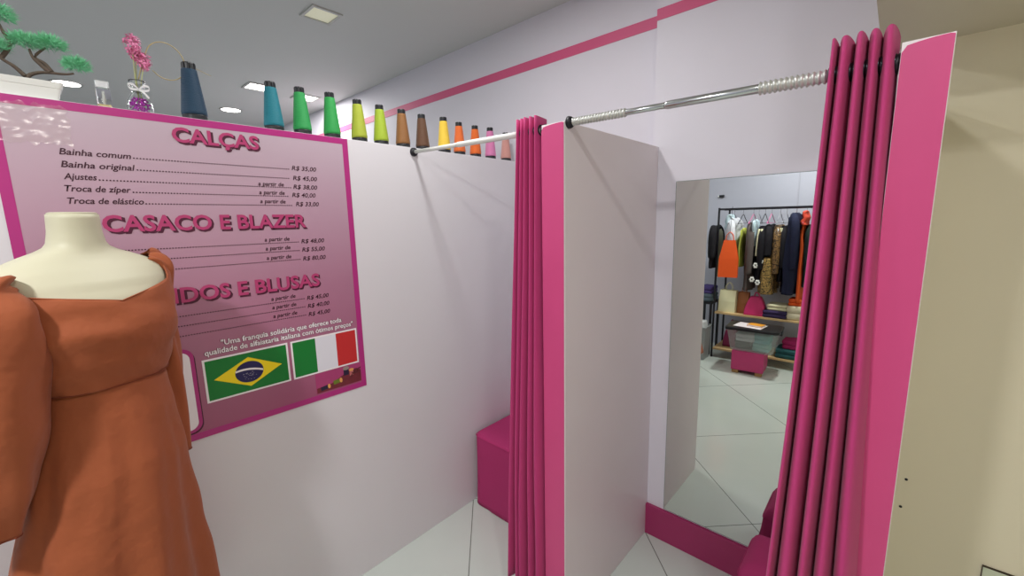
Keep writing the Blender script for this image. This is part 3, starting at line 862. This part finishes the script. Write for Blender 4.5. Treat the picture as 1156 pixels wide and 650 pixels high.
def hanger(x, mtl, label, y=YH, ztop=1.684, drop=.10, tilt=0.0, wide=.20):
    t = thing('clothes_hanger', label, 'hanger', (x, y, ztop - drop - .055), tilt, 'hangers on the rack bar')
    h = drop + .055
    bm = bmesh.new()
    hk = [(0, 0, drop - .02), (0, 0, h - .030)] + [(0, .012 - .0125 * math.cos(a), h - .016 + .0145 * math.sin(a) - .0) for a in [PI * .0 + PI * .12 * i for i in range(9)]]
    tube(bm, spline(hk, 2), .0016, 6); from_bm(bm, 'hook', M['steel'], t, True)
    bm = bmesh.new()
    tube(bm, spline([(0, -wide, -.01), (0, -wide * .5, .035), (0, 0, drop - .015), (0, wide * .5, .035), (0, wide, -.01)], 6), .0035, 6)
    tube(bm, [(0, -wide, -.01), (0, wide, -.01)], .0028, 6)
    from_bm(bm, 'bar', mtl, t, True)
    return t
def garment(name, label, x, zt, zb, thick, depth, mtl, seed, taper=1.0, cat='dress', y=YH, sleeves=True, tilt=0.0, extra=None):
    """a garment hanging side-on from the bar"""
    t = thing(name, label, cat, (x, y, zb), tilt, 'garments on the clothes rack')
    H = zt - zb; n = 40; R = []
    for j in range(36):
        v_ = j / 35
        z = H * v_
        if v_ > .90:
            q = (v_ - .90) / .10; sh = 1 - .72 * q * q
        else: sh = 1
        dd = depth * sh * (taper + (1 - taper) * min(1, v_ / .8)); tt = thick * (1.0 - .35 * max(0, v_ - .6) / .4) * (1 if v_ < .95 else .6)
        ring = []
        for k in range(n):
            a = 2 * PI * k / n
            f = 1 + .22 * math.sin(6 * a + seed) * (1 - v_ * .7) + .18 * noise.noise((math.cos(a) * 2 + seed, math.sin(a) * 2, v_ * 5))
            ring.append((tt * f * math.cos(a) + .010 * noise.noise((seed, v_ * 3, 0)), dd * math.sin(a) * (1 + .05 * math.sin(5 * a + seed)), z))
        R.append(ring)
    bm = bmesh.new(); loft(bm, R); from_bm(bm, 'body', mtl, t, True)
    if sleeves:
        for s in (-1, 1):
            L = min(.55, H * .75)
            path = spline([(0, s * depth * .55, H * .97), (thick * .4, s * depth * .95, H - .10), (thick * .5, s * depth * 1.02, H - .3), (thick * .5, s * depth * .98, H - L)], 5)
            bm = bmesh.new(); tube(bm, path, [.030 + .010 * math.sin(PI * i / (len(path) - 1)) for i in range(len(path))], 12); from_bm(bm, 'sleeve', mtl, t, True)
    return t
def cloth(name, rgb, **k):
    return mat(name, rgb, .85, noise_amt=k.get('na', .12), noise_scale=k.get('ns', 14), bump=.3, bump_scale=60, spec=.2)
def sequin(name, a, b, scale=70):
    m = bpy.data.materials.new(name); m.use_nodes = True
    nt = m.node_tree; p = nt.nodes['Principled BSDF']
    tc = nt.nodes.new('ShaderNodeTexCoord'); vo = nt.nodes.new('ShaderNodeTexVoronoi'); vo.inputs['Scale'].default_value = scale
    nt.links.new(tc.outputs['Object'], vo.inputs['Vector'])
    cr = nt.nodes.new('ShaderNodeValToRGB'); cr.color_ramp.elements[0].color = lin(a); cr.color_ramp.elements[0].position = .35
    cr.color_ramp.elements[1].color = lin(b); cr.color_ramp.elements[1].position = .62
    sp = nt.nodes.new('ShaderNodeSeparateColor'); nt.links.new(vo.outputs['Color'], sp.inputs[0])
    nt.links.new(sp.outputs[0], cr.inputs[0]); nt.links.new(cr.outputs[0], p.inputs['Base Color'])
    p.inputs['Roughness'].default_value = .35
    return m
BLK = cloth('black_cloth', (30, 29, 34)); NAVY = cloth('navy_cloth', (30, 34, 56)); GREY = cloth('taupe_cloth', (92, 84, 82))
WHT = cloth('white_blouse_cloth', (206, 208, 216)); LBL = cloth('pale_blue_cloth', (190, 212, 222)); ORG = mat('orange_bag_paper', (236, 92, 34), .45, noise_amt=.05)
CRM = cloth('cream_cloth', (214, 212, 178)); YGR = cloth('yellow_green_cloth', (182, 190, 88)); DGR = cloth('dark_green_cloth', (28, 38, 36))
ORC = cloth('orange_cloth', (220, 92, 44)); COR = cloth('coral_cloth', (206, 78, 62))
GOLD = sequin('gold_sequins', (44, 36, 24), (182, 150, 86), 170); LEO = sequin('leopard_print', (40, 30, 24), (140, 108, 66), 110)
garment('black_jacket', 'black jacket hanging at the left end of the rack', -1.50, 1.50, 1.03, .028, .16, BLK, 1, cat='jacket', y=-1.30)
garment('cream_scarf', 'long pale cream garment beside the left rack post', -1.475, 1.46, .92, .018, .12, CRM, 2, sleeves=False, cat='garment')
garment('white_blouse', 'white ruffled blouse behind the orange bag', -1.345, 1.575, 1.12, .062, .19, WHT, 3, cat='blouse')
garment('pale_blue_camisole', 'pale blue strap camisole on the left hanger of the rack', -1.365, 1.62, 1.46, .040, .10, LBL, 4, sleeves=False, cat='top', y=-1.33)
garment('yellow_green_top', 'yellow-green printed top right of the orange bag', -1.235, 1.47, 1.05, .018, .16, YGR, 5, sleeves=False, cat='top')
garment('taupe_dress', 'long taupe grey dress near the left of the rack', -1.155, 1.53, .80, .042, .17, GREY, 6, cat='dress')
garment('pale_blue_wrap', 'pale blue wrap hanging above the black sashed dress', -1.110, 1.56, 1.28, .026, .13, LBL, 7, sleeves=False, cat='wrap', y=-1.32, taper=.4)
g = garment('black_dress', 'black dress with a cream sash and white flowers', -1.045, 1.49, .88, .040, .17, BLK, 8, cat='dress')
bm = bmesh.new()
for dx in (-.014, .012):
    tube(bm, spline([(dx, .165, .58), (dx - .004, .185, .45), (dx - .008, .180, .30)], 5), [.011] * 11, 6)
from_bm(bm, 'cream_sash', CRM, g, True)
for px, pz in ((-.018, .20), (.030, .25), (-.044, .05), (.010, .02)):
    bm = bmesh.new()
    for k in range(6):
        a = 2 * PI * k / 6
        bmesh.ops.create_icosphere(bm, subdivisions=1, radius=.013, matrix=Matrix.Translation((px + .015 * math.cos(a), .19, pz + .020 * math.sin(a))))
    from_bm(bm, 'white_flower', M['whiteplastic'], g, True)
garment('black_blouse', 'black blouse on the pink hanger', -.985, 1.50, 1.12, .036, .17, BLK, 9, cat='blouse')
garment('gold_sequin_skirt', 'gold and black sequin skirt low on the rack', -.965, 1.19, .78, .075, .17, GOLD, 10, sleeves=False, cat='skirt', y=-1.36)
garment('leopard_print_dress', 'dark leopard print dress beside the black and cream one', -.905, 1.50, .84, .036, .17, LEO, 12, cat='dress')
g = garment('black_cardigan', 'black cardigan with a cream front band', -.850, 1.49, .92, .032, .16, BLK, 13, cat='cardigan')
bm = bmesh.new(); tube(bm, spline([(-.012, .15, .55), (-.012, .175, .42), (-.016, .175, .28)], 5), [.012] * 11, 6); from_bm(bm, 'cream_band', CRM, g, True)
garment('navy_coat', 'long navy blue coat, the largest garment on the rack', -.765, 1.62, .80, .070, .19, NAVY, 14, cat='coat', y=-1.35)
garment('orange_dress', 'long orange dress between the navy coat and the dark green one', -.678, 1.56, .72, .026, .18, ORC, 15, cat='dress', sleeves=False)
garment('coral_top', 'small coral top hung on the orange dress hanger', -.672, 1.64, 1.50, .030, .10, COR, 16, cat='top', sleeves=False, y=-1.30)
garment('dark_green_coat', 'dark green coat at the right end of the rack', -.632, 1.50, .88, .032, .17, DGR, 17, cat='coat')
PNK = mat('pink_hanger_plastic', (216, 110, 160), .4); GRYH = mat('grey_hanger_plastic', (150, 150, 158), .4)
for i, (x, m_, lab) in enumerate(((-1.345, M['black'], 'black hanger holding the white blouse'), (-1.255, M['black'], 'black hanger above the yellow-green top'), (-1.155, PNK, 'pink hanger holding the taupe dress'),
        (-1.105, GRYH, 'grey hanger holding the pale blue wrap'), (-1.045, M['black'], 'black hanger holding the black sashed dress'), (-.985, PNK, 'pink hanger holding the black blouse'),
        (-.905, GRYH, 'grey hanger holding the leopard print dress'), (-.850, GRYH, 'grey hanger holding the black cardigan'), (-.765, M['black'], 'black hanger holding the navy coat'), (-.678, PNK, 'pink hanger holding the orange dress'))):
    hanger(x, m_, lab)

# bags
def paper_bag(name, label, x, y, zb, w, d, h, mtl, rz=0.0, flare=.0, handles=True, cat='bag', group=None, slump=0.0):
    t = thing(name, label, cat, (x, y, zb), rz, group)
    bm = bmesh.new()
    def rg(hx, hy, z, tw=0): return [(hx, -hy, z), (hx + .0, 0 + tw, z), (hx, hy, z), (-hx, hy, z), (-hx, 0 + tw, z), (-hx, -hy, z)]
    loft(bm, [rg(w / 2, d / 2, 0), rg(w / 2, d / 2 * .9, h * .5, d * .04), rg(w / 2 * (1 - flare), d / 2 * .5, h, d * .05)], cap=False)
    f = [bm.verts.new(p) for p in rg(w / 2, d / 2, .001)]; bm.faces.new(f)
    o = from_bm(bm, 'bag_body', mtl, t); so = o.modifiers.new('paper', 'SOLIDIFY'); so.thickness = .0015
    if handles:
        for s in (-1, 1):
            bm = bmesh.new(); tube(bm, spline([(-w * .2, s * d * .2, h - .01), (-w * .17, s * d * .12, h + .05), (0, s * d * .1, h + .085), (w * .17, s * d * .12, h + .05), (w * .2, s * d * .2, h - .01)], 5), .003, 6)
            from_bm(bm, 'handle', mtl, t, True)
    return t
ob = paper_bag('orange_shopping_bag', 'bright orange paper shopping bag hanging from the front of the rack', -1.315, -1.165, .945, .185, .07, .40, ORG, rz=-.12, flare=.42)
bm = bmesh.new(); tube(bm, spline([(0, .004, .480), (0, -.02, .58), (0, -.055, .742), (0, -.066, .746)], 5), .0018, 6)
from_bm(bm, 'hanging_cord', M['rackmetal'], ob, True)
paper_bag('cream_shopping_bag', 'cream paper bag with dark handles on the upper rack shelf', -1.330, -1.32, SH1, .175, .13, .245, mat('cream_paper', (226, 224, 184), .6, noise_amt=.05), rz=.08, flare=.05)
paper_bag('brown_shopping_bag', 'brown kraft paper bag beside the cream bag', -1.185, -1.36, SH1, .105, .12, .23, mat('kraft_paper', (158, 102, 62), .7, noise_amt=.06), handles=True)
def handbag(name, label, x, y, z, w, d, h, mtl):
    t = thing(name, label, 'handbag', (x, y, z))
    bm = bmesh.new(); R = []
    for j in range(12):
        v_ = j / 11; s = 1 - .50 * v_ ** 1.6
        R.append(rect_ring(w / 2 * s * (1 + .06 * math.sin(PI * v_)), d / 2 * (1 - .6 * v_), h * v_, .018 * (1 - .6 * v_)))
    loft(bm, R); from_bm(bm, 'bag_body', mtl, t, True)
    bm = bmesh.new(); tube(bm, spline([(-w * .10, .01, h * .9), (-w * .02, .02, h * 1.22), (w * .16, .03, h * 1.12), (w * .24, .04, h * .6)], 6), .006, 8); from_bm(bm, 'strap', mtl, t, True)
    return t
handbag('pink_handbag', 'magenta handbag on the upper rack shelf', -1.055, -1.31, SH1, .20, .16, .20, mat('magenta_leather', (200, 44, 108), .45, noise_amt=.08))
handbag('magenta_tote', 'dark magenta tote bag on the lower rack shelf', -1.300, -1.42, SH2, .16, .16, .25, mat('plum_cloth', (140, 48, 92), .7, noise_amt=.1))
def folded(name, label, x, y, z, w, d, h, mtl, seed, rz=0.0, group='folded clothes on the rack shelves'):
    t = thing(name, label, 'folded clothes', (x, y, z), rz, group)
    for q, (a, b) in enumerate(((0, .52), (.5, 1))):
        R = []; bm = bmesh.new()
        for j in range(9):
            v_ = j / 8; bulge = math.sin(PI * v_) ** .5
            k = .90 + .10 * bulge
            ring = []
            for p in rect_ring(w / 2 * k, d / 2 * k, 0, .02):
                nz = .010 * noise.noise((p[0] * 14 + seed, p[1] * 14, q))
                ring.append((p[0] + .006 * noise.noise((seed + q, p[1] * 12, v_)), p[1], h * (a + (b - a) * v_) + nz * v_))
            R.append(ring)
        loft(bm, R); from_bm(bm, 'fold_layer', mtl, t, True)
    return t
PUR = cloth('purple_navy_cloth', (58, 48, 84)); TEAL = cloth('teal_cloth', (48, 92, 96)); MAG = cloth('magenta_fold_cloth', (172, 46, 104)); BGE = cloth('beige_cloth', (204, 196, 170))
folded('folded_clothes', 'purple-navy folded garment beside the pink handbag', -.865, -1.33, SH1, .22, .22, .075, PUR, 1)
folded('folded_clothes', 'cream folded cloth on top of the purple-navy one', -.85, -1.35, SH1 + .077, .19, .2, .06, CRM, 2)
folded('folded_clothes', 'beige folded cloth at the right end of the upper shelf', -.69, -1.34, SH1, .14, .22, .14, BGE, 3)
folded('folded_clothes', 'orange folded cloth on the beige pile', -.69, -1.36, SH1 + .142, .13, .2, .07, ORC, 4)
folded('folded_clothes', 'teal folded cloth at the right end of the lower shelf', -.735, -1.34, SH2, .20, .22, .10, TEAL, 5)
folded('folded_clothes', 'magenta folded cloth on top of the teal one', -.70, -1.36, SH2 + .102, .16, .2, .09, MAG, 6)

# pink crate with a clear bin on top, in front of the rack
ct = thing('pink_crate', 'pink box on short wooden feet in front of the rack', 'crate', (-1.01, -.985, 0), -.06)
bm = bmesh.new(); add_box(bm, (-.145, -.145, .035), (.145, .145, .235), .004); from_bm(bm, 'crate_body', mat('pink_board', (196, 62, 120), .45, noise_amt=.05), ct)
for sx in (-1, 1):
    for sy in (-1, 1):
        bm = bmesh.new(); add_box(bm, (sx * .105 - .03, sy * .115 - .03, 0), (sx * .105 + .03, sy * .115 + .03, .034), .003); from_bm(bm, 'foot', mat('raw_wood', (168, 128, 84), .7, noise_amt=.1), ct)
bn = thing('storage_bin', 'clear plastic storage bin with a black lid, full of clothes', 'storage bin', (-.985, -.985, .237), -.04)
def clear_mat():
    m = bpy.data.materials.new('clear_bin_plastic'); m.use_nodes = True
    nt = m.node_tree; b = nt.nodes['Principled BSDF']; out = nt.nodes['Material Output']
    b.inputs['Base Color'].default_value = lin((196, 206, 204)); b.inputs['Roughness'].default_value = .2
    tr = nt.nodes.new('ShaderNodeBsdfTransparent'); mx = nt.nodes.new('ShaderNodeMixShader'); mx.inputs[0].default_value = .30
    nt.links.new(tr.outputs[0], mx.inputs[1]); nt.links.new(b.outputs[0], mx.inputs[2]); nt.links.new(mx.outputs[0], out.inputs[0])
    return m
bm = bmesh.new(); loft(bm, [rect_ring(.19, .13, 0, .03), rect_ring(.225, .155, .20, .03), rect_ring(.232, .162, .205, .03), rect_ring(.232, .162, .215, .03)], cap=False)
vs = [bm.verts.new(p) for p in rect_ring(.19, .13, .001, .03)]; bm.faces.new(vs)
from_bm(bm, 'bin_body', clear_mat(), bn)
bm = bmesh.new(); loft(bm, [rect_ring(.236, .166, .216, .03), rect_ring(.242, .172, .218, .03), rect_ring(.242, .172, .240, .03), rect_ring(.225, .155, .246, .03)]); from_bm(bm, 'bin_lid', M['black'], bn)
for sx in (-1, 1):
    bm = bmesh.new(); add_box(bm, (sx * .238 - .012, -.04, .185), (sx * .238 + .012, .04, .225), .003); from_bm(bm, 'lid_clip', M['black'], bn)
inside = [(-.08, -.02, .004, .17, .17, .085, GREY), (.08, .0, .004, .15, .17, .08, cloth('mint_cloth', (150, 196, 190))), (-.06, .01, .092, .18, .18, .08, cloth('pale_grey_cloth', (190, 192, 196))), (.085, .0, .088, .15, .18, .09, cloth('aqua_cloth', (110, 168, 170)))]
for i, (x, y, z, w, d, h, m_) in enumerate(inside):
    lab = ['taupe cloth in the lower left of the clear bin', 'mint cloth in the lower right of the clear bin', 'pale grey cloth in the upper left of the clear bin', 'aqua cloth in the upper right of the clear bin'][i]
    folded('folded_clothes', lab, -.985 + x, -.985 + y, .237 + z, w, d, h, m_, 20 + i, group='clothes inside the clear bin')
t = tag(box('paper_sheet', (-.13, -.10, 0), (.13, .10, .002), M['whiteink']), 'white paper sheet on the black bin lid', 'paper'); t.location = (-1.02, -.96, .4845); t.rotation_euler = (0, 0, .12)
t = thing('orange_notebook', 'yellow-orange notebook lying on the white paper sheet', 'notebook', (-.965, -.965, .487), .2)
bm = bmesh.new(); add_box(bm, (-.068, -.05, 0), (.068, .05, .003), .001); add_box(bm, (-.068, -.05, .015), (.068, .05, .018), .001); add_box(bm, (-.068, -.05, .003), (-.065, .05, .015)); from_bm(bm, 'cover', mat('orange_cover', (234, 160, 50), .5), t)
bm = bmesh.new(); add_box(bm, (-.065, -.048, .003), (.066, .048, .015)); from_bm(bm, 'pages', M['whiteink'], t)

# grey bin with boxes at the left of the rack
t = thing('grey_bin', 'tall grey plastic bin left of the clothes rack', 'bin', (-1.56, -1.12, 0))
bm = bmesh.new(); loft(bm, [rect_ring(.080, .10, 0, .02), rect_ring(.092, .115, .36, .02), rect_ring(.096, .12, .362, .02), rect_ring(.096, .12, .38, .02), rect_ring(.086, .11, .38, .02), rect_ring(.078, .10, .02, .02)])
from_bm(bm, 'bin_body', mat('grey_plastic', (150, 156, 156), .4, noise_amt=.03), t)
bm = bmesh.new(); R = []
for j in range(8):
    v_ = j / 7; R.append([(p[0] * (1 + .15 * noise.noise((p[1] * 20, v_ * 3, 1))), p[1] * (1 + .1 * noise.noise((p[0] * 20, v_ * 3, 5))), .30 + .13 * v_) for p in rect_ring(.074 * (1 - .3 * v_), .095 * (1 - .3 * v_), 0, .02)])
loft(bm, R); from_bm(bm, 'crumpled_liner', mat('pale_liner', (192, 196, 198), .5, noise_amt=.1), t, True)
sh = thing('side_table', 'small dark side table behind the grey bin', 'side table', (-1.575, -1.42, 0))
bm = bmesh.new(); add_box(bm, (-.10, -.16, .60), (.085, .16, .625), .003); from_bm(bm, 'table_top', M['rackmetal'], sh)
for sx in (-.085, .07):
    for sy in (-.14, .14):
        bm = bmesh.new(); add_box(bm, (sx - .012, sy - .012, 0), (sx + .012, sy + .012, .60), .002); from_bm(bm, 'leg', M['rackmetal'], sh)
folded('folded_clothes', 'grey-blue folded cloth on the dark side table', -1.575, -1.40, .627, .15, .26, .09, cloth('slate_cloth', (96, 112, 122)), 31, group='clothes on the side table')
folded('folded_clothes', 'violet folded cloth on the grey-blue one', -1.575, -1.40, .720, .14, .24, .08, cloth('violet_cloth', (84, 72, 130)), 32, group='clothes on the side table')
t = thing('wall_switch', 'small dark switch box high on the rear wall', 'switch', (-1.60, YR, 1.84))
bm = bmesh.new(); add_box(bm, (-.028, 0, -.014), (.028, .02, .014), .003); from_bm(bm, 'switch_body', M['black'], t)
bm = bmesh.new(); add_box(bm, (-.045, 0, -.006), (-.029, .012, .006), .001); from_bm(bm, 'switch_tab', M['whiteplastic'], t)

# ------------------------------------------------------------------ world, camera, exposure
w = bpy.data.worlds.new('world'); w.use_nodes = True; sc.world = w
w.node_tree.nodes['Background'].inputs[0].default_value = (.8, .85, .9, 1); w.node_tree.nodes['Background'].inputs[1].default_value = .2

cam = bpy.data.cameras.new('camera'); co = bpy.data.objects.new('camera', cam); COL.objects.link(co)
cam.sensor_fit = 'HORIZONTAL'; cam.sensor_width = 36.0; cam.lens = 474.0 / 1156.0 * 36.0; cam.clip_start = .02
yaw, pit, rol = (math.radians(a) for a in (42.35, -9.09, -1.23))
f = Vector((-math.sin(yaw) * math.cos(pit), math.cos(yaw) * math.cos(pit), math.sin(pit)))
r0 = Vector((math.cos(yaw), math.sin(yaw), 0)); u0 = r0.cross(f)
r1 = r0 * math.cos(rol) + u0 * math.sin(rol); u1 = -r0 * math.sin(rol) + u0 * math.cos(rol)
mw = Matrix((r1, u1, -f)).transposed().to_4x4(); mw.translation = (0, 0, HC)
co.matrix_world = mw
sc.camera = co
vs_ = sc.view_settings
sc.display_settings.display_device = 'sRGB'
vs_.view_transform = 'Standard'; vs_.look = 'None'; vs_.exposure = 0.0; vs_.gamma = 1.0; vs_.use_curve_mapping = False
sc.cycles.max_bounces = 12; sc.cycles.diffuse_bounces = 6; sc.cycles.glossy_bounces = 6; sc.cycles.transparent_max_bounces = 12
